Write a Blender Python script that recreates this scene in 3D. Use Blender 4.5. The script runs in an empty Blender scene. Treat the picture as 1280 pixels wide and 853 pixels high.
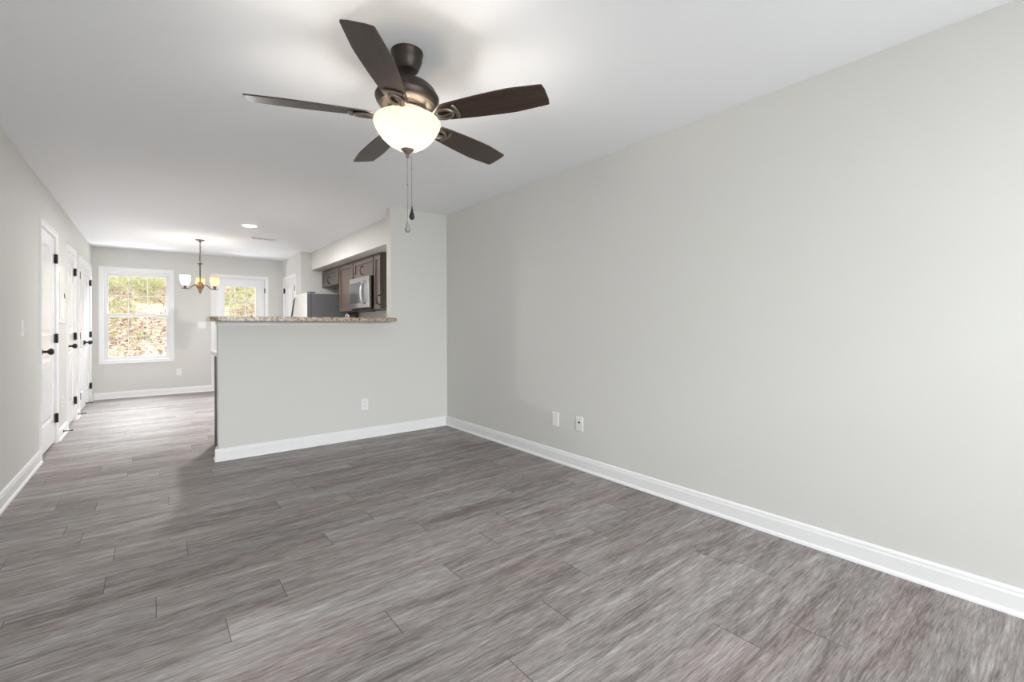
import bpy, bmesh, math, random
from mathutils import Vector, Matrix
PI = math.pi
R = math.radians
random.seed(7)
S = bpy.context.scene
C = S.collection

# ------------------------------------------------------------------ camera
F, YAW, ROLL, SHIFT, EYE = 566.457, 0.66965, -0.0038, -19.006, 1.1533
cam = bpy.data.cameras.new('camera')
cam.sensor_width = 36.0
cam.lens = F / 1280 * 36.0
cam.shift_y = SHIFT / 1280
cam.clip_start = 0.05
co = bpy.data.objects.new('camera', cam)
C.objects.link(co)
fwd = Vector((math.sin(YAW), math.cos(YAW), 0))
rt0 = Vector((math.cos(YAW), -math.sin(YAW), 0))
up0 = Vector((0, 0, 1))
rt = rt0 * math.cos(ROLL) + up0 * math.sin(ROLL)
up = up0 * math.cos(ROLL) - rt0 * math.sin(ROLL)
M = Matrix((rt, up, -fwd)).transposed().to_4x4()
M.translation = (0, 0, EYE)
co.matrix_world = M
S.camera = co

# ------------------------------------------------------------------ exposure
S.view_settings.view_transform = 'Standard'
S.view_settings.look = 'None'
S.view_settings.gamma = 1
S.view_settings.use_curve_mapping = False
S.view_settings.exposure = 1.53
S.cycles.max_bounces = 12
S.cycles.diffuse_bounces = 8
S.cycles.sample_clamp_indirect = 8

# ------------------------------------------------------------------ world, sun, daylight and added fill at the openings
w = bpy.data.worlds.new('sky')
S.world = w
w.use_nodes = True
bg = w.node_tree.nodes['Background']
bg.inputs[0].default_value = (0.97, 0.985, 1.0, 1)
bg.inputs[1].default_value = 0.48

def light(name, kind, loc, direction, energy, color=(1, 1, 1), **kw):
    d = bpy.data.lights.new(name, kind)
    d.energy = energy
    d.color = color
    for k, v in kw.items():
        setattr(d, k, v)
    o = bpy.data.objects.new(name, d)
    C.objects.link(o)
    o.location = loc
    o.rotation_euler = Vector(direction).to_track_quat('-Z', 'Y').to_euler()
    return o

light('sun', 'SUN', (0, 0, 20), (0.62, 0.38, -0.70), 0.8, (1, 0.97, 0.97), angle=R(2))

# room numbers (metres): left wall, right wall, partition front, far wall, rear wall, ceiling
XL, XR, YP, YF, YB, H = -0.7665, 2.686, 4.619, 9.7525, -2.30, 2.44
XE, XJ, XC, YC = 0.436, 2.002, 1.987, 8.35          # half wall end, jamb, closet side, closet front
TW = 0.115
RW = (-0.60, 2.55, 0.30, 2.10)                        # rear window x0 x1 z0 z1

def portal(name, loc, direction, sx, sy):
    o = light(name, 'AREA', loc, direction, 1.0, shape='RECTANGLE', size=sx, size_y=sy)
    o.data.cycles.is_portal = True
    return o
portal('rear_window_portal', ((RW[0]+RW[1])/2, YB - 0.06, (RW[2]+RW[3])/2), (0, 1, 0), RW[1]-RW[0], RW[3]-RW[2])
portal('far_window_portal', (-0.20, YF + 0.14, 1.35), (0, -1, 0), 0.83, 1.42)
portal('back_door_portal', (1.272, YF + 0.14, 1.45), (0, -1, 0), 0.52, 0.90)

light('rear_daylight', 'AREA', (0.6, YB - 3.0, 2.35), (0.0, 1, -0.12), 258.0, (0.93, 0.965, 1.0), shape='RECTANGLE', size=6.0, size_y=1.5)
light('rear_ceiling_fill', 'AREA', (0.95, YB - 1.3, -0.05), (0.0, 0.75, 0.9), 100.0, (0.95, 0.97, 1.0), shape='RECTANGLE', size=5.0, size_y=1.8)  # added lamp outside the rear window, aimed up to brighten the ceiling
light('far_daylight', 'AREA', (0.5, YF + 0.95, 3.1), (0, -1, -0.45), 215.0, (0.93, 0.965, 1.0), shape='RECTANGLE', size=3.6, size_y=1.4, spread=R(95))

light('far_ceiling_fill', 'AREA', (0.3, YF + 1.25, 0.0), (0, -0.85, 0.6), 36.0, (0.93, 0.965, 1.0), shape='RECTANGLE', size=3.6, size_y=1.0, spread=R(120))  # added unseen lamp low outside the far window, lifts the far ceiling

# ------------------------------------------------------------------ materials
def mat(name, color, rough=0.5, metal=0.0, spec=0.5, emit=None, estr=0.0, coat=0.0, bump=None):
    m = bpy.data.materials.new(name)
    m.use_nodes = True
    b = m.node_tree.nodes['Principled BSDF']
    b.inputs['Base Color'].default_value = (*color, 1)
    b.inputs['Roughness'].default_value = rough
    b.inputs['Metallic'].default_value = metal
    b.inputs['Specular IOR Level'].default_value = spec
    b.inputs['Coat Weight'].default_value = coat
    if emit:
        b.inputs['Emission Color'].default_value = (*emit, 1)
        b.inputs['Emission Strength'].default_value = estr
    if bump:
        N, L = m.node_tree.nodes, m.node_tree.links
        tc = N.new('ShaderNodeTexCoord')
        nz = N.new('ShaderNodeTexNoise')
        nz.inputs['Scale'].default_value = bump[0]
        nz.inputs['Detail'].default_value = 4
        bp = N.new('ShaderNodeBump')
        bp.inputs['Strength'].default_value = bump[1]
        bp.inputs['Distance'].default_value = 0.002
        L.new(tc.outputs['Object'], nz.inputs['Vector'])
        L.new(nz.outputs['Fac'], bp.inputs['Height'])
        L.new(bp.outputs['Normal'], b.inputs['Normal'])
    return m

class G:                                              # tiny node-graph helper
    def __init__(s, m):
        s.N, s.L = m.node_tree.nodes, m.node_tree.links
        s.b = s.N['Principled BSDF']
    def link(s, a, b): s.L.new(a, b)
    def val(s, sock, x):
        if hasattr(x, 'is_linked'): s.L.new(x, sock)
        else: sock.default_value = x
    def math(s, op, a, b=0.0, c=None):
        n = s.N.new('ShaderNodeMath'); n.operation = op
        s.val(n.inputs[0], a); s.val(n.inputs[1], b)
        if c is not None: s.val(n.inputs[2], c)
        return n.outputs[0]
    def xyz(s, src):
        n = s.N.new('ShaderNodeSeparateXYZ'); s.L.new(src, n.inputs[0]); return n.outputs
    def comb(s, x, y, z):
        n = s.N.new('ShaderNodeCombineXYZ')
        for i, v in enumerate((x, y, z)): s.val(n.inputs[i], v)
        return n.outputs[0]
    def obj(s):
        return s.N.new('ShaderNodeTexCoord').outputs['Object']
    def noise(s, vec, scale=1, detail=4, rough=0.5, dist=0.0):
        n = s.N.new('ShaderNodeTexNoise'); s.L.new(vec, n.inputs['Vector'])
        n.inputs['Scale'].default_value = scale; n.inputs['Detail'].default_value = detail
        n.inputs['Roughness'].default_value = rough; n.inputs['Distortion'].default_value = dist
        return n.outputs['Fac']
    def white(s, vec):
        n = s.N.new('ShaderNodeTexWhiteNoise'); s.L.new(vec, n.inputs['Vector']); return n.outputs['Value']
    def ramp(s, fac, stops, interp='LINEAR'):
        n = s.N.new('ShaderNodeValToRGB'); cr = n.color_ramp; cr.interpolation = interp
        while len(cr.elements) < len(stops): cr.elements.new(0.5)
        for e, (p, c) in zip(cr.elements, stops):
            e.position = p; e.color = (*c, 1) if len(c) == 3 else c
        s.val(n.inputs[0], fac); return n.outputs['Color']
    def mix(s, f, a, b, mode='MIX'):
        n = s.N.new('ShaderNodeMix'); n.data_type = 'RGBA'; n.blend_type = mode
        s.val(n.inputs[0], f)
        for k, v in ((6, a), (7, b)):
            if hasattr(v, 'is_linked'): s.L.new(v, n.inputs[k])
            else: n.inputs[k].default_value = (*v, 1)
        return n.outputs[2]
    def bump(s, h, strength, dist=0.002):
        n = s.N.new('ShaderNodeBump'); n.inputs['Strength'].default_value = strength
        n.inputs['Distance'].default_value = dist
        s.L.new(h, n.inputs['Height']); s.L.new(n.outputs['Normal'], s.b.inputs['Normal'])

WALL = mat('wall_paint', (0.71, 0.705, 0.68), 0.6, bump=(220, 0.05), spec=0.35)
CEIL = mat('ceiling_paint', (0.90, 0.915, 0.945), 0.8, bump=(160, 0.06), spec=0.3)
WHITE = mat('trim_white', (0.88, 0.88, 0.885), 0.32)
DOORW = mat('door_white', (0.87, 0.87, 0.88), 0.22)
PLASTIC = mat('plate_plastic', (0.88, 0.88, 0.87), 0.35)
VINYL = mat('window_vinyl', (0.80, 0.80, 0.80), 0.4)
BRONZE = mat('oil_bronze', (0.060, 0.048, 0.042), 0.38, 0.75)
BLACKM = mat('black_hardware', (0.018, 0.017, 0.017), 0.42, 0.3)
NICKEL = mat('antique_nickel', (0.27, 0.235, 0.195), 0.38, 0.8)
STEEL = mat('stainless', (0.84, 0.845, 0.855), 0.30, 0.85)
CHROME = mat('chrome', (0.8, 0.8, 0.8), 0.08, 1.0)
FSIDE = mat('fridge_side', (0.085, 0.085, 0.092), 0.45)
MSTEEL = mat('microwave_steel', (0.56, 0.56, 0.565), 0.2, 0.95)
SMOKE = mat('smoked_glass', (0.10, 0.10, 0.105), 0.07, 0.4)
BLACKG = mat('black_glass', (0.012, 0.012, 0.013), 0.06)
BLACKP = mat('black_plastic', (0.010, 0.010, 0.011), 0.5, spec=0.25)
FSTEEL = mat('fridge_steel', (0.82, 0.835, 0.86), 0.32, 0.4)
DARKGAP = mat('dark_recess', (0.02, 0.02, 0.02), 0.9)
CHAND = mat('chandelier_bronze', (0.12, 0.095, 0.075), 0.4, 0.75)
BEIGE = mat('kitchen_laminate', (0.80, 0.78, 0.74), 0.3)
CLEAR = mat('clear_glass_fob', (0.42, 0.43, 0.43), 0.08)
CLEAR.node_tree.nodes['Principled BSDF'].inputs['Transmission Weight'].default_value = 0.5

def glass_mat():
    m = bpy.data.materials.new('window_glass'); m.use_nodes = True
    N, L = m.node_tree.nodes, m.node_tree.links
    N.remove(N['Principled BSDF'])
    t = N.new('ShaderNodeBsdfTransparent'); g = N.new('ShaderNodeBsdfGlossy')
    g.inputs['Roughness'].default_value = 0.02
    t.inputs[0].default_value = (0.97, 0.98, 0.97, 1)
    mx = N.new('ShaderNodeMixShader'); mx.inputs[0].default_value = 0.008
    L.new(t.outputs[0], mx.inputs[1]); L.new(g.outputs[0], mx.inputs[2])
    L.new(mx.outputs[0], N['Material Output'].inputs[0])
    return m
GLASS = glass_mat()

def shade_mat(name, tint, emit, strength, pas=1.0):            # frosted glass lit by its own bulb
    m = bpy.data.materials.new(name); m.use_nodes = True
    N, L = m.node_tree.nodes, m.node_tree.links
    b = N['Principled BSDF']
    b.inputs['Base Color'].default_value = (*tint, 1)
    b.inputs['Roughness'].default_value = 0.35
    b.inputs['Emission Color'].default_value = (*emit, 1)
    b.inputs['Emission Strength'].default_value = strength
    t = N.new('ShaderNodeBsdfTranslucent'); t.inputs[0].default_value = (*[q*pas for q in tint], 1)
    mx = N.new('ShaderNodeMixShader'); mx.inputs[0].default_value = 0.55
    L.new(b.outputs[0], mx.inputs[1]); L.new(t.outputs[0], mx.inputs[2])
    L.new(mx.outputs[0], N['Material Output'].inputs[0])
    return m
BOWL = shade_mat('alabaster_bowl', (0.82, 0.73, 0.61), (1.0, 0.87, 0.70), 0.26, 0.33)
SHADE_LIT = shade_mat('lit_glass_shade', (0.95, 0.90, 0.80), (1.0, 0.93, 0.82), 2.2)
SHADE_AMB = shade_mat('amber_glass_shade', (0.66, 0.52, 0.36), (1.0, 0.70, 0.40), 0.06)
LENS = mat('light_lens', (0.9, 0.9, 0.9), 0.4, emit=(1, 0.97, 0.92), estr=9.0)

def floor_mat():
    m = mat('vinyl_plank', (0.2, 0.19, 0.18), 0.40); g = G(m)
    x, y, z = g.xyz(g.obj())
    PW, PL, Y0 = 0.1745, 1.204, 1.588
    v = g.math('DIVIDE', g.math('SUBTRACT', y, Y0), PW)
    row = g.math('FLOOR', v); fv = g.math('FRACT', v)
    known = {-5: .49, -4: 1.02, -3: .96, -2: .07, -1: .366, 0: .732, 1: 1.097, 2: .221, 3: .446, 4: .006, 5: .742, 6: 1.03, 7: .135}
    rr = random.Random(3); stops = []
    for i in range(30):
        k = i - 9
        o = known.get(k, rr.uniform(0, PL)) / PL
        stops.append((i / 30.0, (o, o, o)))
    off = g.ramp(g.math('DIVIDE', g.math('ADD', g.math('MODULO', g.math('ADD', row, 309), 30), 0.5), 30), stops, 'CONSTANT')
    u = g.math('SUBTRACT', g.math('DIVIDE', x, PL), off)
    pid = g.math('FLOOR', u); fu = g.math('FRACT', u)
    rnd = g.white(g.comb(row, pid, 3.7)); rnd2 = g.white(g.comb(pid, row, 9.1))
    gx = g.math('ADD', x, g.math('MULTIPLY', rnd, 37.0)); gy = g.math('ADD', y, g.math('MULTIPLY', rnd2, 11.0))
    gy = g.math('ADD', gy, g.math('MULTIPLY', g.noise(g.comb(g.math('MULTIPLY', gx, 2.6), g.math('MULTIPLY', gy, 5.0), rnd), 1, 2, 0.5), 0.016))
    broad = g.noise(g.comb(g.math('MULTIPLY', gx, 1.5), g.math('MULTIPLY', gy, 13.0), rnd), 1, 6, 0.6, 0.9)
    mid = g.noise(g.comb(g.math('MULTIPLY', gx, 4.2), g.math('MULTIPLY', gy, 60.0), rnd2), 1, 6, 0.65, 1.0)
    fine = g.noise(g.comb(g.math('MULTIPLY', gx, 11.0), g.math('MULTIPLY', gy, 150.0), rnd), 1, 5, 0.65, 0.4)
    t = g.math('ADD', g.math('MULTIPLY', broad, 0.42), g.math('ADD', g.math('MULTIPLY', mid, 0.26), g.math('MULTIPLY', g.math('SUBTRACT', fine, 0.20), 0.55)))
    t = g.math('ADD', t, g.math('MULTIPLY', g.math('SUBTRACT', rnd, 0.5), 0.07))
    col = g.ramp(t, [(0.38, (0.125, 0.102, 0.097)), (0.48, (0.235, 0.207, 0.201)), (0.58, (0.355, 0.326, 0.322)), (0.70, (0.54, 0.515, 0.515))])
    warm = g.noise(g.comb(g.math('MULTIPLY', gx, 1.0), g.math('MULTIPLY', gy, 5.0), rnd2), 1, 3, 0.5, 0.5)
    tint = g.ramp(g.math('ADD', g.math('MULTIPLY', warm, 0.8), g.math('MULTIPLY', rnd2, 0.2)), [(0.36, (1.0, 0.945, 0.935)), (0.64, (0.97, 0.985, 0.985))])
    col = g.mix(1.0, col, tint, 'MULTIPLY')
    e1 = g.math('MULTIPLY', g.math('MINIMUM', fv, g.math('SUBTRACT', 1.0, fv)), PW)
    e2 = g.math('MULTIPLY', g.math('MINIMUM', fu, g.math('SUBTRACT', 1.0, fu)), PL)
    s1 = g.math('LESS_THAN', e1, 0.0009); s2 = g.math('LESS_THAN', e2, 0.0016)
    seam = g.math('MAXIMUM', g.math('MULTIPLY', s1, 0.22), g.math('MULTIPLY', s2, 0.85))
    col = g.mix(seam, col, (0.045, 0.04, 0.038))
    g.link(col, g.b.inputs['Base Color'])
    g.link(g.math('ADD', 0.39, g.math('MULTIPLY', mid, 0.16)), g.b.inputs['Roughness'])
    g.bump(g.math('SUBTRACT', g.math('MULTIPLY', fine, 0.35), seam), 0.22, 0.001)
    g.b.inputs['Specular IOR Level'].default_value = 0.45
    return m
FLOOR = floor_mat()

def wood_mat(name, dark, lite, axis, rough=0.4):
    m = mat(name, dark, rough); g = G(m)
    p = list(g.xyz(g.obj()))
    sc = [38.0, 38.0, 38.0]; sc[axis] = 2.2
    v = g.comb(*[g.math('MULTIPLY', p[i], sc[i]) for i in range(3)])
    n = g.noise(v, 1, 5, 0.6, 0.5)
    g.link(g.ramp(n, [(0.3, dark), (0.7, lite)]), g.b.inputs['Base Color'])
    return m
CAB = wood_mat('espresso_cabinet', (0.085, 0.064, 0.053), (0.145, 0.112, 0.094), 2, 0.36)
BLADE = wood_mat('walnut_blade', (0.040, 0.024, 0.017), (0.070, 0.042, 0.030), 0, 0.36)

def granite_mat():
    m = mat('speckled_granite', (0.5, 0.4, 0.3), 0.22); g = G(m)
    o = g.obj()
    n1 = g.noise(o, 42, 5, 0.65); n2 = g.noise(o, 160, 3, 0.6)
    t = g.math('ADD', g.math('MULTIPLY', n1, 0.6), g.math('MULTIPLY', n2, 0.4))
    g.link(g.ramp(t, [(0.34, (0.035, 0.024, 0.016)), (0.44, (0.24, 0.16, 0.10)), (0.52, (0.50, 0.40, 0.29)), (0.64, (0.66, 0.58, 0.47))]), g.b.inputs['Base Color'])
    return m
GRANITE = granite_mat()

# ------------------------------------------------------------------ mesh helpers
class MB:
    def __init__(s, smooth=False): s.bm = bmesh.new(); s.smooth = smooth
    def quadbox(s, P):
        v = [s.bm.verts.new(p) for p in P]
        for f in ((0, 3, 2, 1), (4, 5, 6, 7), (0, 1, 5, 4), (1, 2, 6, 5), (2, 3, 7, 6), (3, 0, 4, 7)):
            s.bm.faces.new([v[i] for i in f])
    def box(s, x0, x1, y0, y1, z0, z1):
        s.quadbox([(x0, y0, z0), (x1, y0, z0), (x1, y1, z0), (x0, y1, z0), (x0, y0, z1), (x1, y0, z1), (x1, y1, z1), (x0, y1, z1)])
        return s
    def prism(s, poly, a0, a1, place):                # poly of (p,q), extruded a0..a1; place(p,q,a) -> xyz
        A = [s.bm.verts.new(place(p, q, a0)) for p, q in poly]
        B = [s.bm.verts.new(place(p, q, a1)) for p, q in poly]
        n = len(poly)
        s.bm.faces.new(A); s.bm.faces.new(B[::-1])
        for i in range(n):
            s.bm.faces.new((A[i], B[i], B[(i+1) % n], A[(i+1) % n]))
        return s
    def lathe(s, prof, n=32, c=(0, 0), closed=True, ax='z'):
        rings = []
        for r, z in prof:
            ring = []
            for i in range(n):
                a = 2*PI*i/n
                p = (r*math.cos(a), r*math.sin(a), z)
                if ax == 'y': p = (p[0], p[2], p[1])
                if ax == 'x': p = (p[2], p[0], p[1])
                ring.append(s.bm.verts.new((p[0]+c[0], p[1]+c[1], p[2] + (c[2] if len(c) > 2 else 0))))
            rings.append(ring)
        for a, b in zip(rings, rings[1:]):
            for i in range(n):
                s.bm.faces.new((a[i], a[(i+1) % n], b[(i+1) % n], b[i]))
        if closed:
            s.bm.faces.new(rings[0][::-1]); s.bm.faces.new(rings[-1])
        return s
    def tube(s, pts, r, n=10, closed=False, flat=1.0):
        pts = [Vector(p) for p in pts]; rings = []; m = len(pts)
        ref = Vector((0, 0, 1))
        for i, p in enumerate(pts):
            a = pts[(i-1) % m] if (closed or i > 0) else p
            b = pts[(i+1) % m] if (closed or i < m-1) else p
            t = (b - a).normalized()
            if abs(t.dot(ref)) > 0.95: q = Vector((1, 0, 0))
            else: q = ref
            u = t.cross(q).normalized(); v = u.cross(t).normalized()
            rad = r[i] if isinstance(r, (list, tuple)) else r
            rings.append([s.bm.verts.new(p + u*rad*math.cos(2*PI*k/n) + v*rad*flat*math.sin(2*PI*k/n)) for k in range(n)])
        seq = list(zip(rings, rings[1:])) + ([(rings[-1], rings[0])] if closed else [])
        for a, b in seq:
            for k in range(n):
                s.bm.faces.new((a[k], a[(k+1) % n], b[(k+1) % n], b[k]))
        if not closed:
            s.bm.faces.new(rings[0][::-1]); s.bm.faces.new(rings[-1])
        return s
    def build(s, name, material, parent=None, bevel=0.0, world=True):
        bm = s.bm
        if s.smooth is True:
            for f in bm.faces: f.smooth = True
        bmesh.ops.recalc_face_normals(bm, faces=bm.faces[:])
        if parent is not None and world:
            off = world_loc(parent)
            for v in bm.verts: v.co -= off
        me = bpy.data.meshes.new(name); bm.to_mesh(me); bm.free()
        me.materials.append(material)
        if s.smooth == 'auto':
            for f in me.polygons: f.use_smooth = True
            try: me.set_sharp_from_angle(angle=R(35))
            except Exception: pass
        o = bpy.data.objects.new(name, me); C.objects.link(o)
        if parent is not None: o.parent = parent
        if bevel:
            b = o.modifiers.new('bevel', 'BEVEL'); b.width = bevel; b.segments = 2; b.limit_method = 'ANGLE'
        return o

def world_loc(o):
    v = Vector((0, 0, 0))
    while o is not None: v += Vector(o.location); o = o.parent
    return v
def tag(o, label, cat, group=None, kind=None):
    if label: o['label'] = label
    if cat: o['category'] = cat
    if group: o['group'] = group
    if kind: o['kind'] = kind
    return o
def thing(name, label, cat, loc=(0, 0, 0), rz=0.0, group=None, kind=None):
    o = bpy.data.objects.new(name, None); C.objects.link(o)
    o.empty_display_size = 0.1
    o.location = loc; o.rotation_euler = (0, 0, rz)
    return tag(o, label, cat, group, kind)
def struct(mb, name, m, label, cat, bevel=0.0):
    return tag(mb.build(name, m, None, bevel), label, cat, kind='structure')
def copy_tree(o, parent=None):
    c = o.copy(); C.objects.link(c)
    if parent is not None: c.parent = parent
    for ch in list(o.children): copy_tree(ch, c)
    return c

# ------------------------------------------------------------------ shell
D1 = (5.590, 6.372, 2.045)      # left wall doors: opening y0, y1, top
D2 = (7.140, 7.770, 2.045)
D3 = (8.170, 9.530, 2.045)
D4 = (0.872, 1.682, 2.055)      # back door x0, x1
D5 = (8.720, 9.560, 2.045)      # closet door y0, y1
WN = (-0.625, 0.228, 0.620, 2.075)   # far window opening

struct(MB().box(XL-.15, XR+.15, YB-.15, YF+.15, -0.12, 0), 'floor', FLOOR, 'grey brown wood look plank floor running through both rooms', 'floor')
struct(MB().box(XL-.15, XR+.15, YB-.15, YF+.15, H, H+.14), 'ceiling', CEIL, 'flat white painted ceiling over the whole room', 'ceiling')

b = MB()
ys = YB-.15
for (a, c, t) in (D1, D2, D3):
    b.box(XL-TW, XL, ys, a, 0, H); b.box(XL-TW, XL, a, c, t, H); ys = c
b.box(XL-TW, XL, ys, YF, 0, H)
struct(b, 'wall_left', WALL, 'long light grey wall on the left with three white doors', 'wall')
struct(MB().box(XR, XR+.15, YB-.15, YF+.15, 0, H), 'wall_right', WALL, 'long blank light grey wall filling the right side', 'wall')
b = MB()
b.box(XL-TW, WN[0], YF, YF+.15, 0, H); b.box(WN[0], WN[1], YF, YF+.15, 0, WN[2]); b.box(WN[0], WN[1], YF, YF+.15, WN[3], H)
b.box(WN[1], D4[0], YF, YF+.15, 0, H); b.box(D4[0], D4[1], YF, YF+.15, D4[2], H); b.box(D4[1], XR, YF, YF+.15, 0, H)
struct(b, 'wall_far', WALL, 'light grey end wall with the window and back door', 'wall')
b = MB()
b.box(XL, RW[0], YB-.15, YB, 0, H); b.box(RW[1], XR, YB-.15, YB, 0, H)
b.box(RW[0], RW[1], YB-.15, YB, 0, RW[2]); b.box(RW[0], RW[1], YB-.15, YB, RW[3], H)
struct(b, 'wall_rear', WALL, 'light grey wall behind the camera with a wide window', 'wall')
ZW = 1.168
b = MB()
b.prism([(XE, 0), (XR, 0), (XR, H), (XJ, H), (XJ, ZW), (XE, ZW)], YP, YP+TW, lambda p, q, a: (p, a, q))
struct(b, 'wall_partition', WALL, 'light grey half wall below the bar rising to full height by the right corner', 'wall')
b = MB()
b.box(XC, XR, YC, YC+TW, 0, H)
b.box(XC, XC+TW, YC+TW, D5[0], 0, H); b.box(XC, XC+TW, D5[0], D5[1], D5[2], H); b.box(XC, XC+TW, D5[1], YF, 0, H)
struct(b, 'wall_closet', WALL, 'light grey closet corner standing behind the refrigerator', 'wall')
XSF, ZSF = 2.165, 2.132
struct(MB().box(XSF, XR, YP+TW, YC, ZSF, H), 'wall_soffit', WALL, 'light grey boxed soffit hanging over the kitchen cabinets', 'soffit')
struct(MB().box(XE-.008, XJ-.002, YP-.014, YP+TW+.012, ZW, 1.200), 'trim_1', WHITE, 'thin white trim board between half wall and granite bar', 'trim', 0.003)

# baseboards: profile (distance from wall, height), board plus shoe moulding
BBP = [(0, 0), (.027, 0), (.026, .008), (.022, .015), (.015, .019), (.0145, .078), (.011, .088), (.0105, .096), (.006, .104), (0, .106)]
def baseboard(name, segs, label):
    b = MB()
    for (x0, y0), (x1, y1), (nx, ny) in segs:
        L = math.hypot(x1-x0, y1-y0); dx, dy = (x1-x0)/L, (y1-y0)/L
        b.prism(BBP, 0, L, lambda p, q, a: (x0+dx*a+nx*p, y0+dy*a+ny*p, q))
    struct(b, name, WHITE, label, 'baseboard')
CW = 0.057
baseboard('baseboard_right', [((XR, YB), (XR, YP), (-1, 0))], 'white baseboard running along the foot of the right wall')
baseboard('baseboard_partition', [((XE-.0265, YP), (XR-.0275, YP), (0, -1)), ((XE, YP+.0005), (XE, YP+TW), (-1, 0))], 'white baseboard at the foot of the half wall')
baseboard('baseboard_left', [((XL, YB), (XL, D1[0]-CW), (1, 0)), ((XL, D1[1]+CW), (XL, D2[0]-CW), (1, 0)),
                             ((XL, D2[1]+CW), (XL, D3[0]-CW), (1, 0)), ((XL, D3[1]+CW), (XL, YF), (1, 0))], 'white baseboard pieces along the left wall between the doors')
baseboard('baseboard_far', [((XL+.028, YF), (D4[0]-CW, YF), (0, -1)), ((D4[1]+CW, YF), (XC, YF), (0, -1))], 'white baseboard under the far window')
baseboard('baseboard_closet', [((XC, YC), (XC, D5[0]-CW), (-1, 0)), ((XC, D5[1]+CW), (XC, YF-.028), (-1, 0))], 'white baseboard at the closet corner behind the refrigerator')

# ------------------------------------------------------------------ doors (local: x along wall, front faces -y, z up)
def casing(parent, w, h, both_h=False, z0=0.0):
    b = MB()
    prof = [(0, 0), (CW, 0), (CW, -.019), (CW-.010, -.019), (CW-.016, -.015), (.008, -.011), (0, -.009)]
    def left(p, q, a): return (-p, q, a)
    def right(p, q, a): return (w+p, q, a)
    b.prism(prof, z0 - (CW if both_h else 0), h+CW, left)
    b.prism(prof, z0 - (CW if both_h else 0), h+CW, right)
    b.prism(prof, 0, w, lambda p, q, a: (a, q, h+p))
    if both_h: b.prism(prof, 0, w, lambda p, q, a: (a, q, z0-p))
    return b.build('casing', WHITE, parent, world=False)
def jamb(parent, w, h, depth, name='jamb'):
    b = MB(); t = .004
    b.box(0, t, 0, depth, 0, h); b.box(w-t, w, 0, depth, 0, h); b.box(t, w-t, 0, depth, h-t, h)
    b.box(t, .016, .045, .06, 0, h-t); b.box(w-.016, w-t, .045, .06, 0, h-t)
    return b.build(name, WHITE, parent, world=False)
def rect_loop(x0, x1, z0, z1): return [(x0, z0), (x1, z0), (x1, z1), (x0, z1)]
def arch_loop(x0, x1, z0, zs, zt, n=14):
    pts = [(x0, z0), (x1, z0), (x1, zs)]
    m = (x0+x1)/2; hw = (x1-x0)/2
    for i in range(1, n):
        a = PI*i/n
        pts.append((m+hw*math.cos(a), zs+(zt-zs)*math.sin(a)**0.9))
    pts.append((x0, zs)); return pts
def inset(loop, d):
    n = len(loop); out = []
    for i in range(n):
        p0, p1, p2 = Vector(loop[i-1]), Vector(loop[i]), Vector(loop[(i+1) % n])
        e1 = (p1-p0).normalized(); e2 = (p2-p1).normalized()
        n1 = Vector((-e1.y, e1.x)); n2 = Vector((-e2.y, e2.x))
        bis = (n1+n2); k = d / max(0.35, (1+n1.dot(n2)))
        out.append(tuple(p1 + bis*k))
    return out
def slab(x0, w, h, z0, y0, t, panels, depth=.009, holes=()):
    """door leaf with moulded panels: panels = CCW loops in (x,z); holes go right through"""
    bm = bmesh.new()
    def ring(loop, y): return [bm.verts.new((x0+p, y, z0+q)) for p, q in loop]
    def edges(vs): return [bm.edges.new((vs[i], vs[(i+1) % len(vs)])) for i in range(len(vs))]
    outer = ring(rect_loop(0, w, 0, h), y0); back = ring(rect_loop(0, w, 0, h), y0+t)
    es = edges(outer); rings = []
    for lp in panels:
        r0 = ring(lp, y0); es += edges(r0); rings.append((lp, r0))
    hr = []
    for lp in holes:
        r0 = ring(lp, y0); es += edges(r0); hr.append((lp, r0))
    bmesh.ops.triangle_fill(bm, use_beauty=True, use_dissolve=False, edges=es)
    def bridge(a, c):
        for i in range(len(a)): bm.faces.new((a[i], a[(i+1) % len(a)], c[(i+1) % len(a)], c[i]))
    for lp, r0 in rings:
        r1 = ring(inset(lp, .012), y0+depth); r2 = ring(inset(lp, .030), y0+depth); r3 = ring(inset(lp, .050), y0+.002)
        bridge(r0, r1); bridge(r1, r2); bridge(r2, r3); bm.faces.new(r3)
    bridge(outer, back)
    if not hr: bm.faces.new(back)
    else:
        es = edges(back) if False else [e for v in back for e in v.link_edges if all(u in back for u in e.verts)]
        es = list(dict.fromkeys(es))
        for lp, r0 in hr:
            rb = ring(lp, y0+t); bridge(r0, rb)
            es += [e for v in rb for e in v.link_edges if all(u in rb for u in e.verts)]
        es = list(dict.fromkeys(es))
        bmesh.ops.triangle_fill(bm, use_beauty=True, use_dissolve=False, edges=es)
    mb = MB(); mb.bm.free(); mb.bm = bm; return mb
def hinges(parent, x, zs, side, plate=True):
    for z in zs:
        b = MB('auto')
        b.lathe([(.0095, z-.046), (.0095, z+.046)], 12, (x, -.010))
        if plate: b.box(min(x, x+side*.024), max(x, x+side*.024), -.004, .004, z-.044, z+.044)
        if plate: b.box(min(x, x-side*.012), max(x, x-side*.012), -.0215, -.010, z-.044, z+.044)
        tag(b.build('hinge', BLACKM, parent, world=False), 'black hinge', None)
def knob(parent, x, z, y=0.006):
    prof = [(.033, y), (.033, y-.006), (.026, y-.012), (.012, y-.016), (.0105, y-.040), (.016, y-.046), (.026, y-.054), (.0295, y-.066), (.027, y-.077), (.016, y-.084), (.004, y-.086)]
    tag(MB(True).lathe(prof, 20, (x, 0, z), True, 'y').build('knob', BLACKM, parent, world=False), 'black round knob', None)
def fix_lathe_y(): pass

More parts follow.
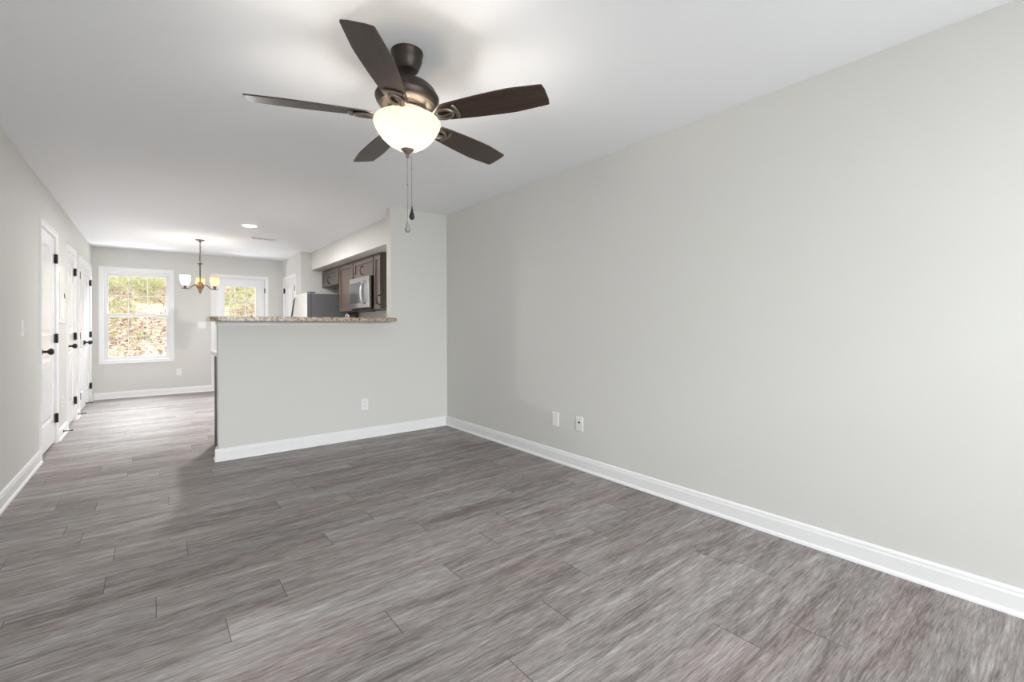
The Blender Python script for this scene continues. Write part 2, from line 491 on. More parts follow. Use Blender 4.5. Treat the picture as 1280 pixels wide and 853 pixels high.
HZ = (0.252, 1.045, 1.838)
def leaf(parent, x0, w, h, z0=.026, arch=True):
    st = min(.115, w*.17)
    pan = [rect_loop(st, w-st, .23, .86), arch_loop(st, w-st, 1.055, h-.205, h-.115) if arch else rect_loop(st, w-st, 1.055, h-.115)]
    return slab(x0, w, h, z0, .006, .035, pan).build('door_leaf', DOORW, parent, world=False)
def swing_door(name, loc, rz, w, h, label, leaves=1, hinge='far', depth=TW):
    t = thing(name, label, 'door', loc, rz, kind='structure')
    casing(t, w, h); jamb(t, w, h, depth)
    g = .006
    if leaves == 1:
        leaf(t, g, w-2*g, h-.03)
        hx = w-.004 if hinge == 'far' else .004
        hinges(t, hx, HZ, -1 if hinge == 'far' else 1)
        knob(t, .07 if hinge == 'far' else w-.07, .94)
    else:
        lw = w/2-g-.0015
        leaf(t, g, lw, h-.03); leaf(t, w/2+.0015, lw, h-.03)
        hinges(t, .004, HZ, 1); hinges(t, w-.004, HZ, -1)
        knob(t, w/2-.06, .94); knob(t, w/2+.06, .94)
    # dark sheet standing in for the shade behind the leaf
    MB().box(0.005, w-.005, .075, .08, 0.002, h-.005).build('shade_sheet', DARKGAP, t, world=False)
    return t
swing_door('door_1', (XL, D1[0], 0), R(90), D1[1]-D1[0], D1[2], 'nearest white arch panel door on the left wall with a black knob')
swing_door('door_2', (XL, D2[0], 0), R(90), D2[1]-D2[0], D2[2], 'narrow white arch panel door, the middle one on the left wall')
swing_door('door_3', (XL, D3[0], 0), R(90), D3[1]-D3[0], D3[2], 'white double door at the far end of the left wall', 2)
swing_door('door_5', (XC, D5[1], 0), R(-90), D5[1]-D5[0], D5[2], 'white double closet door beyond the refrigerator', 2)

# back door with a nine pane glass upper half
def back_door():
    w, h = D4[1]-D4[0], D4[2]
    t = thing('door_4', 'white back door with a divided glass pane behind the bar', 'door', (D4[0], YF, 0), 0, kind='structure')
    casing(t, w, h); jamb(t, w, h, .15)
    gx0, gx1, gz0, gz1 = .150, .657, 1.000, 1.878
    lf = slab(.006, w-.012, h-.03, .022, .030, .044, [rect_loop(.115, .375, .22, .80), rect_loop(.425, .685, .22, .80)],
              holes=[rect_loop(gx0-.006, gx1-.006, gz0, gz1)]).build('door_leaf', DOORW, t, world=False)
    b = MB(); fz = .022
    for (x0, x1, z0, z1) in ((gx0-.028, gx0+.004, gz0-.028, gz1+.028), (gx1-.004, gx1+.028, gz0-.028, gz1+.028)):
        b.box(x0, x1, .020, .030, z0+fz, z1+fz)
    for z0, z1 in ((gz0-.028, gz0+.004), (gz1-.004, gz1+.028)): b.box(gx0+.004, gx1-.004, .020, .030, z0+fz, z1+fz)
    b.build('glass_frame', DOORW, t, world=False, bevel=.002)
    b = MB()
    for k in (1, 2):
        x = gx0+(gx1-gx0)*k/3; b.box(x-.006, x+.006, .050, .056, gz0+fz, gz1+fz)
        z = gz0+fz+(gz1-gz0)*k/3; b.box(gx0, gx1, .0495, .0565, z-.006, z+.006)
    b.build('muntins', VINYL, t, world=False)
    MB().box(gx0+.002, gx1-.002, .058, .062, gz0+fz+.002, gz1+fz-.002).build('pane', GLASS, t, world=False)
    hinges(t, w-.004, (0.25, 1.05, 1.842), -1, False)
    knob(t, .07, .94, .030)
back_door()

# ------------------------------------------------------------------ far window
def far_window():
    x0, x1, z0, z1 = WN; w, h = x1-x0, z1
    t = thing('window_1', 'white double hung window with grid panes in the far wall', 'window', (x0, YF, 0), 0, kind='structure')
    casing(t, w, z1, True, z0)
    b = MB(); e = .003
    b.box(0, e, 0, .15, z0, z1); b.box(w-e, w, 0, .15, z0, z1); b.box(e, w-e, 0, .15, z1-e, z1); b.box(e, w-e, 0, .15, z0, z0+e)
    b.build('jamb_liner', WHITE, t, world=False)
    b = MB(); fr = .028
    b.box(e, fr, .06, .13, z0+e, z1-e); b.box(w-fr, w-e, .06, .13, z0+e, z1-e); b.box(fr, w-fr, .06, .13, z1-.045, z1-e); b.box(fr, w-fr, .06, .13, z0+e, z0+.02)
    b.build('frame', VINYL, t, world=False, bevel=.002)
    zm = 1.345
    def sash(name, ya, yb, za, zb, top, bot, st=.024):
        b = MB(); a0, a1 = fr+.001, w-fr-.001
        b.box(a0, a0+st, ya, yb, za, zb); b.box(a1-st, a1, ya, yb, za, zb)
        b.box(a0+st, a1-st, ya, yb, zb-top, zb); b.box(a0+st, a1-st, ya, yb, za, za+bot)
        s = b.build(name, VINYL, t, world=False, bevel=.002)
        gx0, gx1, gz0, gz1 = a0+st, a1-st, za+bot, zb-top
        ym = (ya+yb)/2
        MB().box(gx0, gx1, ym+.004, ym+.008, gz0, gz1).build('pane', GLASS, s, world=False)
        m = MB()
        for k in (1, 2):
            x = gx0+(gx1-gx0)*k/3; m.box(x-.0055, x+.0055, ym-.003, ym+.003, gz0, gz1)
        z = (gz0+gz1)/2; m.box(gx0, gx1, ym-.0035, ym+.0035, z-.0055, z+.0055)
        m.build('muntins', VINYL, s, world=False)
    sash('upper_sash', .100, .126, zm-.025, z1-.046, .036, .040)
    sash('lower_sash', .066, .092, z0+.021, zm+.030, .050, .034)
far_window()

# ------------------------------------------------------------------ wide window behind the camera
def rear_window():
    x0, x1, z0, z1 = RW; w = x1-x0
    t = thing('window_2', 'wide white framed window behind the camera', 'window', (x0, YB-.15, 0), 0, kind='structure')
    b = MB()
    b.box(0, .05, .02, .07, z0, z1); b.box(w-.05, w, .02, .07, z0, z1); b.box(.05, w-.05, .02, .07, z1-.05, z1); b.box(.05, w-.05, .02, .07, z0, z0+.05)
    b.box(w/2-.035, w/2+.035, .02, .07, z0+.05, z1-.05)
    b.build('frame', VINYL, t, world=False)
    MB().box(.05, w-.05, .04, .044, z0+.05, z1-.05).build('pane', GLASS, t, world=False)
rear_window()

# ------------------------------------------------------------------ wall plates (local: centred, front faces -y)
def plate(parent, w, h, name='cover_plate'):
    b = MB(); b.box(-w/2, w/2, -.006, 0, -h/2, h/2)
    return b.build(name, PLASTIC, parent, world=False, bevel=.0025)
def outlet(loc, rz, label):
    t = thing('wall_outlet', label, 'outlet', loc, rz, 'white wall outlets')
    plate(t, .072, .118)
    for s in (-1, 1):
        b = MB('auto'); pts = []
        for i in range(20):
            a = 2*PI*i/20; pts.append((.0165*math.cos(a), max(-.0125, min(.0125, .0165*math.sin(a)))))
        b.prism(pts, -.0085, -.006, lambda p, q, a: (p, a, q+s*.0195))
        f = b.build('socket', PLASTIC, t, world=False)
        d = MB()
        for x, hh in ((-.0065, .0045), (.0065, .0038)): d.box(x-.0011, x+.0011, -.0091, -.0085, s*.0195+.003-hh, s*.0195+.003+hh)
        d.box(-.002, .002, -.0091, -.0085, s*.0195-.010, s*.0195-.0065)
        d.build('slots', DARKGAP, f, world=False)
    MB('auto').lathe([(.003, -.0075), (.003, -.006)], 10, (0, 0, 0), True, 'y').build('screw', PLASTIC, t, world=False)
    return t
def switch(loc, rz, label, n=1):
    t = thing('light_switch', label, 'light switch', loc, rz, 'white light switches')
    plate(t, .072+.046*(n-1), .118)
    for k in range(n):
        x = (k-(n-1)/2)*.046
        b = MB(); b.box(x-.0165, x+.0165, -.0085, -.006, -.033, .033)
        f = b.build('rocker_frame', PLASTIC, t, world=False, bevel=.001)
        d = MB(); d.quadbox([(x-.014, -.0125, -.030), (x+.014, -.0125, -.030), (x+.014, -.0085, -.030), (x-.014, -.0085, -.030),
                             (x-.014, -.0092, .030), (x+.014, -.0092, .030), (x+.014, -.0085, .030), (x-.014, -.0085, .030)])
        d.build('rocker', PLASTIC, f, world=False)
    return t
FAR, LFT, RGT = 0, R(90), R(-90)
outlet((1.711, YP, .348), FAR, 'white outlet low on the grey half wall below the bar')
outlet((0.346, YF, .374), FAR, 'white outlet on the far wall below and right of the window')
outlet((XL, 6.775, .360), LFT, 'white outlet low on the left wall under the electrical panel')
switch((XL, 4.90, 1.150), LFT, 'white light switch on the left wall nearest the camera')
switch((0.677, YF, 1.188), FAR, 'wide white double light switch between far window and back door', 2)
t = thing('blank_plate', 'white plain cover plate low on the right wall, left of the pair', 'wall plate', (XR, 2.797, .358), RGT)
plate(t, .074, .118)
MB(True).lathe([(.003, -.0072), (.003, -.006)], 10, (0, 0, -.042), True, 'y').build('screw', PLASTIC, t, world=False)
MB(True).lathe([(.003, -.0072), (.003, -.006)], 10, (0, 0, .042), True, 'y').build('screw', PLASTIC, t, world=False)
t = thing('cable_plate', 'white cable jack plate on the right wall, right of the pair', 'wall plate', (XR, 2.520, .363), RGT)
plate(t, .074, .118)
MB('auto').lathe([(.0085, -.008), (.0085, -.006)], 6, (0, 0, .012), True, 'y').lathe([(.0055, -.016), (.0055, -.008)], 12, (0, 0, .012), True, 'y').build('jack', BLACKM, t, world=False)

# ------------------------------------------------------------------ electrical panel
t = thing('electrical_panel', 'flush white electrical panel box on left wall between first two doors', 'electrical panel', (XL, 6.70, 1.20), LFT)
MB().box(-.185, .185, -.010, 0, 0, .60).build('cover', DOORW, t, world=False, bevel=.004)
b = MB(); b.box(-.145, .145, -.016, -.010, .05, .525)
dr = b.build('panel_door', DOORW, t, world=False, bevel=.003)
MB().box(.112, .134, -.021, -.016, .265, .320).build('latch', BLACKM, dr, world=False, bevel=.002)

# ------------------------------------------------------------------ door stops
def door_stop(y, label, x=XL+.0145, z=.052, L=.075):
    t = thing('door_stop', label, 'door stop', (x, y, z), 0, 'spring door stops along the left wall')
    b = MB('auto'); b.lathe([(.012, 0), (.012, .005), (.007, .008)], 14, (0, 0, 0), True, 'x')
    b.build('base', BLACKM, t, world=False)
    b = MB(True); pts = []
    n = 110
    for i in range(n+1):
        a = 2*PI*11*i/n; pts.append((.008+(L-.02)*i/n, .0045*math.cos(a), .0045*math.sin(a)))
    b.tube(pts, .0019, 5); b.build('spring', BLACKM, t, world=False)
    MB('auto').lathe([(.0065, L-.013), (.0075, L-.008), (.0065, L)], 12, (0, 0, 0), True, 'x').build('tip', BLACKM, t, world=False)
door_stop(6.735, 'dark spring door stop on baseboard under the electrical panel')
door_stop(7.955, 'dark spring door stop on baseboard between the middle and double doors')
door_stop(9.02, 'dark spring door stop at the foot of the far double door', XL-.006, .052)

# ------------------------------------------------------------------ ceiling fan
FX, FY = 0.940, 1.974
fan = thing('ceiling_fan', 'dark bronze ceiling fan with five walnut blades and a lit glass bowl', 'ceiling fan', (FX, FY, H))
c = (FX, FY)
MB('auto').lathe([(.074, 2.44), (.074, 2.432), (.070, 2.426), (.069, 2.400), (.065, 2.390), (.052, 2.358), (.047, 2.353), (.020, 2.350)], 40, c).build('canopy', BRONZE, fan)
b = MB('auto'); b.lathe([(.0125, 2.352), (.0125, 2.300)], 20, c); b.lathe([(.019, 2.322), (.024, 2.318), (.024, 2.300), (.034, 2.296)], 24, c)
b.build('downrod', BRONZE, fan)
MB('auto').lathe([(.030, 2.304), (.045, 2.303), (.078, 2.296), (.108, 2.281), (.130, 2.260), (.1430, 2.236), (.1475, 2.228), (.1475, 2.222), (.1440, 2.218),
                  (.142, 2.206), (.132, 2.192), (.112, 2.182), (.092, 2.178), (.088, 2.170), (.060, 2.168)], 56, c).build('motor_housing', BRONZE, fan)
b = MB('auto'); b.lathe([(.128, 2.1905), (.1285, 2.1885), (.1165, 2.1825), (.1160, 2.1845)], 48, c, False)
b.build('motor_vents', BLACKM, fan)
MB('auto').lathe([(.062, 2.169), (.084, 2.166), (.086, 2.158), (.078, 2.154), (.076, 2.142), (.082, 2.138), (.082, 2.128), (.060, 2.126)], 40, c).build('light_fitter', NICKEL, fan)
bo = []
for r_, z_ in [(.150, 2.120), (.1545, 2.112), (.154, 2.102), (.148, 2.085), (.136, 2.062), (.116, 2.035), (.090, 2.010), (.060, 1.992), (.030, 1.983), (.012, 1.981)]: bo.append((r_, z_))
inn = [(max(.006, r_-.005), z_+.004) for r_, z_ in reversed(bo)]; inn[-1] = (.145, 2.120)
b = MB(True); b.lathe(bo+inn, 56, c, False)
b.bm.faces.ensure_lookup_table()
bowl = b.build('light_bowl', BOWL, fan); tag(bowl, 'glowing frosted glass bowl shade', None)
MB('auto').lathe([(.010, 1.994), (.032, 1.988), (.031, 1.983), (.020, 1.972), (.010, 1.962), (.008, 1.958), (.0095, 1.952), (.006, 1.946)], 24, c).build('finial', NICKEL, fan)
bulb = light('fan_bulb_light', 'POINT', (FX, FY, 2.085), (0, 0, -1), 11.5, (1.0, 0.95, 0.88), shadow_soft_size=.045)
bulb.parent = fan; bulb.location = (0, 0, 2.085-H)
A0, PITCH, ZB = -129.2, R(-13), 2.128
def blade_outline():
    r0, r1 = .158, .662; left, right = [], []
    n = 18
    for i in range(n+1):
        s_ = i/n; r_ = r0+(r1-r0)*s_
        hw = .047+.026*math.sin(min(1, s_*1.25)*PI*.5)-.012*max(0, s_-.72)/.28
        if s_ < .10: hw *= math.sqrt(max(0.0, 1-((.10-s_)/.10)**2))*.45+.55
        left.append((r_, hw)); right.append((r_, -hw))
    return right + [(r1+.006, -.058), (r1+.012, -.030), (r1+.014, .030), (r1+.010, .058)] + left[::-1]
for k in range(5):
    ang = R(A0+72*k)
    Mk = Matrix.Translation((FX, FY, 0)) @ Matrix.Rotation(ang, 4, 'Z') @ Matrix.Translation((0, 0, ZB)) @ Matrix.Rotation(PITCH, 4, 'X')
    b = MB()
    b.prism(blade_outline(), 0, .0065, lambda p, q, a: (p, q, a))
    ML = Matrix.Translation((-FX, -FY, -H)) @ Mk
    o = b.build('blade', BLADE, fan, world=False, bevel=.0015); o.matrix_local = ML
    b = MB('auto')
    loop = [(.190+.046*math.cos(a), .030*math.sin(a), -.007) for a in [2*PI*i/26 for i in range(26)]]
    b.tube(loop, .0075, 8, True)
    b.tube([(.080, 0, .040), (.098, 0, .032), (.118, 0, .012), (.150, 0, -.006)], [.013, .013, .011, .009], 10, False, .6)
    b.tube([(.142, 0, -.006), (.185, .012, -.007), (.232, 0, -.007)], .005, 8)
    b.tube([(.246+.010*math.cos(a*PI/2), .036*math.sin(a*PI/2), -.004) for a in (-1, -.75, -.5, -.25, 0, .25, .5, .75, 1)], .0095, 8, False, .6)
    b.tube([(.225, 0, -.006), (.256, 0, -.004)], .007, 8, False, .7)
    iron = b.build('blade_iron', NICKEL, fan, world=False); iron.matrix_local = ML
for dx, dy, zt, zb, fm, bead in ((-.001, .0, 1.950, 1.655, CLEAR, 1.820), (.0155, -.0123, 1.955, 1.716, BLACKM, 1.895)):
    x, y = FX+dx, FY+dy
    b = MB(True); b.lathe([(.0011, zt), (.0011, zb)], 6, (x, y))
    b.lathe([(.0008, bead+.006), (.003, bead), (.0008, bead-.006)], 8, (x, y))
    ch = b.build('pull_chain', NICKEL, fan)
    b = MB(True); b.lathe([(.0018, zb+.004), (.003, zb-.008), (.0075, zb-.028), (.0125, zb-.044), (.0125, zb-.052), (.008, zb-.060), (.002, zb-.062)], 16, (x, y))
    tag(b.build('fob', fm, ch), 'clear teardrop fob' if fm is CLEAR else 'dark teardrop fob', None)

# ------------------------------------------------------------------ chandelier
HX, HY = 0.545, 8.099
chd = thing('chandelier', 'bronze three arm chandelier with amber glass shades near the far window', 'chandelier', (HX, HY, H))
c = (HX, HY)
MB('auto').lathe([(.062, 2.44), (.060, 2.432), (.030, 2.418), (.010, 2.405), (.006, 2.395)], 28, c).build('canopy', CHAND, chd)
b = MB(True); zc = 2.400; k = 0
while zc > 2.115:
    pts = []
    for i in range(14):
        a = 2*PI*i/14; q = .0085*math.cos(a); z = zc-.016+.018*math.sin(a)
        pts.append((HX+q, HY, z) if k % 2 else (HX+.3*q, HY+q, z))
    b.tube(pts, .0026, 6, True); zc -= .027; k += 1
b.tube([(HX+.004, HY, 2.40), (HX+.010, HY, 2.33), (HX+.002, HY, 2.25), (HX-.006, HY, 2.17), (HX, HY, 2.10)], .0028, 6)
b.build('chain', CHAND, chd)
MB('auto').lathe([(.006, 2.110), (.010, 2.100), (.036, 2.092), (.038, 2.086), (.024, 2.078), (.012, 2.066), (.009, 2.050), (.009, 1.83), (.012, 1.815)], 24, c).build('stem', CHAND, chd)
AMBW = wood_mat('burl_body', (0.13, 0.062, 0.024), (0.26, 0.13, 0.052), 2, 0.35)
tag(MB(True).lathe([(.012, 1.824), (.028, 1.815), (.044, 1.795), (.050, 1.765), (.046, 1.735), (.030, 1.712), (.014, 1.698), (.012, 1.690), (.018, 1.680), (.012, 1.660), (.005, 1.648), (.001, 1.640)], 28, c).build('body', AMBW, chd), 'amber brown turned body', None)
RA = .205
for ang, mt in ((206.2, SHADE_LIT), (326.2, SHADE_AMB), (86.2, SHADE_AMB)):
    ca, sa = math.cos(R(ang)), math.sin(R(ang))
    def P_(r, z): return (HX+r*ca, HY+r*sa, z)
    pts = [P_(.040, 1.755), P_(.065, 1.770), P_(.095, 1.762), P_(.125, 1.735), P_(.150, 1.716), P_(.180, 1.708), P_(RA, 1.706), P_(RA+.055, 1.712)]
    arm = MB(True).tube(pts, [.0075, .0075, .007, .007, .007, .007, .007, .004], 10, False).build('arm', CHAND, chd)
    cc = (HX+RA*ca, HY+RA*sa)
    MB('auto').lathe([(.026, 1.704), (.028, 1.712), (.014, 1.722), (.015, 1.735), (.026, 1.744), (.028, 1.752), (.010, 1.754)], 20, cc).build('socket_cup', CHAND, arm)
    sp = [(.024, 1.752), (.036, 1.760), (.050, 1.785), (.058, 1.820), (.061, 1.860), (.062, 1.895), (.059, 1.895), (.055, 1.820), (.046, 1.787), (.022, 1.762)]
    tag(MB(True).lathe(sp, 28, cc, False).build('glass_shade', mt, arm), 'brightly lit white glass shade' if mt is SHADE_LIT else 'amber glass shade', None)
    if True:
        bl = light('chandelier_bulb_light', 'POINT', (0, 0, 0), (0, 0, -1), 1.4 if mt is SHADE_LIT else 0.8, (1, .88, .70), shadow_soft_size=.02)
        bl.parent = chd; bl.location = (RA*ca, RA*sa, 1.83-H)

# ------------------------------------------------------------------ recessed light and vent
LX, LY = .963, 6.573
t = thing('recessed_light', 'round lit recessed light in the ceiling before the chandelier', 'ceiling light', (LX, LY, H))
MB('auto').lathe([(.100, 2.4400), (.100, 2.436), (.080, 2.431), (.076, 2.4400)], 40, (LX, LY), False).build('trim_ring', WHITE, t)
tag(MB(True).lathe([(.002, 2.4315), (.040, 2.432), (.070, 2.4345), (.078, 2.4385)], 40, (LX, LY), False).build('lens', LENS, t), 'glowing white lens', None)
lp = light('recessed_bulb_light', 'AREA', (0, 0, 0), (0, 0, -1), 22.0, (1, .98, .95), shape='DISK', size=.14)
lp.parent = t; lp.location = (0, 0, -.012)
t = thing('ceiling_vent', 'white slotted air vent in the ceiling beside the recessed light', 'vent', (1.255, 7.43, H))
b = MB(); x0, x1, y0, y1 = 1.09, 1.42, 7.36, 7.50
for q in ((x0, x1, y0, y0+.022), (x0, x1, y1-.022, y1), (x0, x0+.022, y0+.022, y1-.022), (x1-.022, x1, y0+.022, y1-.022), (1.248, 1.262, y0+.022, y1-.022)): b.box(*q, 2.430, 2.44)
b.build('frame', WHITE, t, bevel=.002)
MB().box(x0+.022, x1-.022, y0+.022, y1-.022, 2.4385, 2.4398).build('backing', DARKGAP, t)
b = MB()
for k in range(7):
    y = y0+.026+k*.0135
    b.quadbox([(x0+.022, y, 2.433), (x1-.022, y, 2.433), (x1-.022, y+.002, 2.433), (x0+.022, y+.002, 2.433), (x0+.022, y+.007, 2.438), (x1-.022, y+.007, 2.438), (x1-.022, y+.009, 2.438), (x0+.022, y+.009, 2.438)])
b.build('louvers', WHITE, t)

# ------------------------------------------------------------------ granite bar
poly = [(.360, 4.406), (.4135, 4.353), (1.885, 4.353), (1.998, 4.466), (1.998, 4.800), (.415, 4.800), (.360, 4.745)]
b = MB(); b.prism(poly, 1.201, 1.239, lambda p, q, a: (p, q, a))
tag(b.build('bar_countertop', GRANITE, None, bevel=.004), 'brown speckled granite bar top with clipped corners on the half wall', 'countertop')

# ------------------------------------------------------------------ kitchen: peninsula
t = thing('base_cabinet', 'dark base cabinet end just behind the half wall end', 'cabinet', (1.2, 5.03, 0))
MB().box(.484, 1.98, YP+TW+.002, 5.33, .10, .880).build('body', CAB, t, bevel=.002)
MB().box(.472, .4835, YP+TW+.002, 5.335, .0, .880).build('end_panel', BLACKP, t, bevel=.001)
MB().box(.490, 1.98, YP+TW+.002, 5.26, 0, .10).build('toe_kick', BLACKP, t)
for k in range(3):
    x0 = .48+k*.5
    d = MB(); d.box(x0+.006, x0+.494, 5.33, 5.350, .13, .70); d.build('door', CAB, t, bevel=.003)
    d = MB(); d.box(x0+.006, x0+.494, 5.33, 5.350, .715, .870); d.build('drawer', CAB, t, bevel=.003)
b = MB(); b.box(.448, 1.98, YP+TW+.001, 5.375, .880, .918)
tag(b.build('kitchen_countertop', BEIGE, None, bevel=.006), 'pale kitchen counter edge peeking past the half wall end', 'countertop')
t = thing('kitchen_faucet', 'curved chrome faucet spout rising just above the granite bar', 'faucet', (1.745, 5.0, .918))
bx, by = 1.640, 4.98
MB('auto').lathe([(.028, .918), (.028, .926), (.018, .940), (.013, .960)], 20, (bx, by)).build('base', CHROME, t)
pts = [(bx, by, .95), (bx, by, 1.10), (bx, by, 1.235)]
for i in range(13):
    a = PI-PI*i/12; pts.append((bx+.021+.021*math.cos(a), by+.028*(1-math.cos(PI*i/12))/2*1.2, 1.255+.032*math.sin(a)))
pts += [(bx+.043, by+.034, 1.20), (bx+.043, by+.034, 1.16)]
MB(True).tube(pts, .0085, 12).build('spout', CHROME, t)

# ------------------------------------------------------------------ wall cabinets
XW, ZT = 2.350, ZSF-.001
def wall_cabinet(y0, y1, z0, z1, label, handle=None, xf=XW):
    t = thing('wall_cabinet', label, 'cabinet', (XR, (y0+y1)/2, z0), 0, group='dark kitchen wall cabinets')
    b = MB(); b.box(xf+.002, XR-.001, y0+.034, y1-.002, z0, z1)
    b.build('body', CAB, t, bevel=.0015)
    # shaker door on the face toward -x
    a0, a1, c0, c1 = y0+.036, y1-.004, z0+.006, z1-.034
    st = min(.058, (a1-a0)*.27)
    bm = MB(); xo = xf-.018
    bm.box(xo, xf+.002, a0, a0+st, c0, c1); bm.box(xo, xf+.002, a1-st, a1, c0, c1)
    bm.box(xo, xf+.002, a0+st, a1-st, c1-st, c1); bm.box(xo, xf+.002, a0+st, a1-st, c0, c0+st)
    d = bm.build('door', CAB, t, bevel=.0025)
    MB().box(xo+.013, xf+.001, a0+st-.002, a1-st+.002, c0+st-.002, c1-st+.002).build('door_panel', CAB, d)
    b = MB(); b.box(xf-.004, xf+.002, y0+.035, y1-.003, z1-.028, z1-.002); b.build('top_rail', CAB, t, bevel=.001)
    if handle:
        hy, hz, hl = handle
        b = MB(True); b.tube([(xo+.002, hy, hz+hl/2), (xo-.022, hy, hz+hl/2), (xo-.036, hy, hz+hl/2-.012), (xo-.042, hy, hz), (xo-.036, hy, hz-hl/2+.012), (xo-.022, hy, hz-hl/2), (xo+.002, hy, hz-hl/2)], .008, 8)
        tag(b.build('handle', BRONZE, d), 'dark curved pull handle', None)
    return t
wall_cabinet(7.400, 8.335, 1.835, ZT, 'wide low dark cabinet hanging above the refrigerator', (7.86, 1.93, .11))
wall_cabinet(6.732, 7.398, 1.380, ZT, 'tall dark cabinet between refrigerator and microwave', (6.80, 1.50, .11))
wall_cabinet(5.950, 6.730, 1.846, ZT, 'short dark cabinet mounted above the microwave', (6.34, 1.945, .11))
wall_cabinet(5.690, 5.948, 1.385, ZT, 'narrow tall dark cabinet nearest the partition, right of the microwave', (5.725, 1.50, .12))

# ------------------------------------------------------------------ microwave
t = thing('microwave', 'stainless over range microwave with curved handle under the dark cabinet', 'microwave', (XR, 6.34, 1.400))
y0, y1, z0, z1 = 5.955, 6.725, 1.400, 1.842
MB().box(2.305, XR-.002, y0, y1, z0, z1).build('body', BLACKP, t, bevel=.003)
MB().box(2.268, 2.303, y0+.001, y1-.001, z0+.012, z1-.002).build('door', MSTEEL, t, bevel=.005)
o = MB().box(2.2655, 2.269, y0+.190, y1-.034, z0+.080, z1-.070).build('window', SMOKE, t, bevel=.001)
MB().box(2.2660, 2.269, y0+.024, y0+.125, z0+.055, z1-.045).build('control_panel', MSTEEL, t, bevel=.001)
hp = [(2.266, y0+.168, z0+.375), (2.232, y0+.166, z0+.350), (2.218, y0+.164, z0+.290), (2.214, y0+.163, z0+.220), (2.218, y0+.164, z0+.150), (2.232, y0+.166, z0+.090), (2.266, y0+.168, z0+.065)]
MB(True).tube(hp, .0125, 10).build('handle', STEEL, t)
MB().box(2.300, XR-.02, y0+.02, y1-.02, z0-.012, z0).build('grease_filter', BLACKP, t)

# ------------------------------------------------------------------ refrigerator
t = thing('refrigerator', 'stainless front refrigerator with grey side standing by the closet wall', 'refrigerator', (2.25, 7.80, 0))
y0, y1 = 7.450, 8.200
MB().box(1.925, 2.640, y0, y1, .03, 1.668).build('body', FSIDE, t, bevel=.006)
for nm, z0_, z1_ in (('freezer_door', 1.170, 1.680), ('fridge_door', .08, 1.160)):
    d = MB(); d.box(1.858, 1.918, y0+.002, y1-.002, z0_, z1_)
    d = d.build(nm, FSTEEL, t, bevel=.008)
    e = MB(); e.box(1.864, 1.917, y0-.001, y0+.003, z0_+.006, z1_-.006); e.build('edge_trim', FSIDE, d)
    if nm == 'freezer_door':
        hp = [(1.856, y1-.055, 1.635), (1.840, y1-.055, 1.610), (1.826, y1-.055, 1.52), (1.808, y1-.055, 1.40), (1.792, y1-.055, 1.29), (1.790, y1-.055, 1.22), (1.806, y1-.055, 1.195), (1.857, y1-.055, 1.19)]
    else:
        hp = [(1.857, y1-.055, 1.14), (1.806, y1-.055, 1.13), (1.790, y1-.055, 1.10), (1.795, y1-.055, .98), (1.815, y1-.055, .80), (1.856, y1-.055, .68)]
    h_ = MB(True); h_.tube(hp, .011, 10); h_.build('handle', BLACKM, d)
b = MB(); b.box(1.87, 1.99, y0+.004, y0+.075, 1.680, 1.694); b.build('hinge_cover', BLACKP, t, bevel=.004)
for yy in (y0+.06, y1-.06):
    for xx in (1.97, 2.58): MB('auto').lathe([(.02, 0), (.02, .012), (.012, .014), (.012, .03)], 14, (xx, yy)).build('foot', BLACKP, t)

# ------------------------------------------------------------------ outdoors
def ground_mat():
    m = mat('leaf_litter', (0.4, 0.3, 0.2), 0.9); g = G(m)
    o = g.obj(); x, y, z = g.xyz(o)
    vor = g.N.new('ShaderNodeTexVoronoi'); vor.inputs['Scale'].default_value = 24; g.link(o, vor.inputs['Vector'])
    v2 = g.N.new('ShaderNodeSeparateColor'); g.link(vor.outputs['Color'], v2.inputs[0])
    leaf_c = g.ramp(v2.outputs[0], [(0.0, (0.12, 0.075, 0.05)), (0.25, (0.36, 0.25, 0.17)), (0.6, (0.56, 0.43, 0.33)), (1.0, (0.72, 0.62, 0.52))])
    n = g.noise(o, 1.1, 4, 0.6); n2 = g.noise(o, 9, 4, 0.6)
    gr = g.ramp(n2, [(0.3, (0.30, 0.30, 0.13)), (0.7, (0.62, 0.58, 0.38))])
    f = g.ramp(g.math('ADD', n, g.math('MULTIPLY', g.math('SUBTRACT', z, 1.25), 0.20)), [(0.52, (0, 0, 0)), (0.64, (1, 1, 1))])
    s = g.N.new('ShaderNodeRGBToBW'); g.link(f, s.inputs[0])
    g.link(g.mix(s.outputs[0], leaf_c, gr), g.b.inputs['Base Color'])
    return m
def hz(x, y):
    return -0.25 + (y-11.0)*0.56 + .05*math.sin(x*1.7+y*2.3)+.035*math.sin(x*4.1-y*3.2)+.02*math.sin(x*9+y*7)
bm = bmesh.new(); nx, ny = 90, 60; vs = {}
rng = random.Random(5)
for j in range(ny+1):
    for i in range(nx+1):
        x = -7+16*i/nx; y = 10.9+9.0*j/ny
        vs[i, j] = bm.verts.new((x, y, hz(x, y)+rng.uniform(-.03, .03)))
for j in range(ny):
    for i in range(nx): bm.faces.new((vs[i, j], vs[i+1, j], vs[i+1, j+1], vs[i, j+1]))
mb = MB(True); mb.bm.free(); mb.bm = bm
struct(mb, 'hillside', ground_mat(), 'steep bank of dry leaves and grass rising outside the far window', 'hillside')
PALG = mat('grass_blades', (0.42, 0.44, 0.19), 0.7)
bm = bmesh.new()
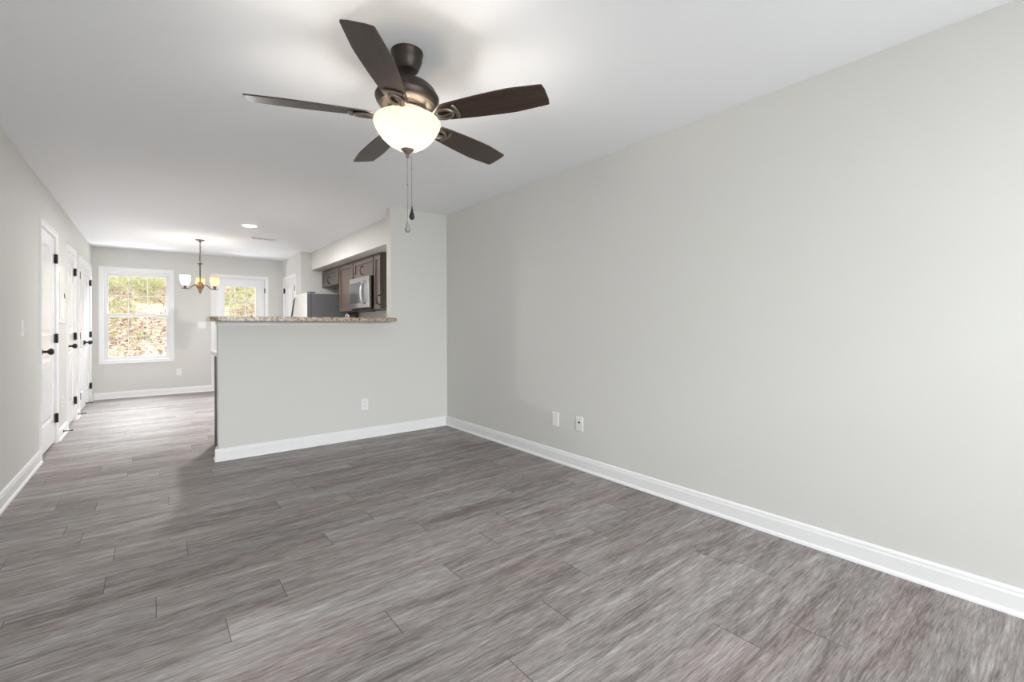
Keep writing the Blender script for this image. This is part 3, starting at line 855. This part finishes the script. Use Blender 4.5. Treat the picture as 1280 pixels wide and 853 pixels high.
for q in range(190):
    cx = rng.uniform(-1.6, 3.2); cy = rng.uniform(11.6, 16.0)
    if rng.random() > (.42 if hz(cx, cy) > 1.3 else .10): continue
    for k in range(34):
        x = cx+rng.gauss(0, .13); y = cy+rng.gauss(0, .13); z = hz(x, y); a = rng.uniform(0, 2*PI); l = rng.uniform(.07, .20); d = rng.uniform(.02, .10); wd = .007
        p = Vector((x, y, z-.03)); tp = Vector((x+d*math.cos(a), y+d*math.sin(a), z+l)); sd = Vector((-math.sin(a), math.cos(a), 0))*wd
        md = (p+tp)/2+Vector((0, 0, .02))
        v = [bm.verts.new(u) for u in (p-sd, p+sd, md+sd*.8, tp, md-sd*.8)]; bm.faces.new(v)
mb = MB(); mb.bm.free(); mb.bm = bm
tag(mb.build('grass_tufts', PALG, None), 'pale green grass tufts growing on the upper bank outside', 'grass', kind='stuff')
def leaf_mat():
    m = mat('dry_leaves', (0.4, 0.28, 0.17), 0.8); g = G(m)
    n = g.N.new('ShaderNodeTexVoronoi'); n.inputs['Scale'].default_value = 7; g.link(g.obj(), n.inputs['Vector'])
    sc = g.N.new('ShaderNodeSeparateColor'); g.link(n.outputs['Color'], sc.inputs[0])
    g.link(g.ramp(sc.outputs[0], [(0, (0.17, 0.10, 0.065)), (0.35, (0.42, 0.28, 0.19)), (0.7, (0.62, 0.47, 0.37)), (1, (0.78, 0.70, 0.60))]), g.b.inputs['Base Color'])
    return m
bm = bmesh.new()
for q in range(9500):
    x = rng.uniform(-1.8, 3.4); y = rng.uniform(11.0, 15.5); z = hz(x, y)+rng.uniform(.0, .05)
    a = rng.uniform(0, 2*PI); l = rng.uniform(.014, .036); wd = l*.45
    e1 = Vector((math.cos(a), math.sin(a), rng.uniform(-.2, 1.0))).normalized()*l
    e2 = Vector((-math.sin(a), math.cos(a), rng.uniform(-.4, .8))).normalized()*wd
    p = Vector((x, y, z)); up_ = Vector((0, 0, .01))
    v = [bm.verts.new(u) for u in (p-e1, p+e2+up_, p+e1, p-e2+up_)]; bm.faces.new(v)
mb = MB(); mb.bm.free(); mb.bm = bm
tag(mb.build('leaf_litter', leaf_mat(), None), 'brown fallen leaves covering the bank outside the window', 'leaves', kind='stuff')
struct(MB().box(-14, 16, -14, YB-.15, -.30, -.16), 'ground_front', mat('front_bounce_ground', (0.50, 0.49, 0.46), 0.9, bump=(30, .2)), 'pale unseen ground added behind the camera to bounce light', 'ground')  # slab added out of view to bounce light up through the rear window
struct(MB().box(-7, 9, YF+.15, 11.3, -.30, -.16), 'ground_back', mat('back_soil', (0.42, 0.33, 0.24), 0.95, bump=(30, .3)), 'bare soil strip between house and bank', 'ground')
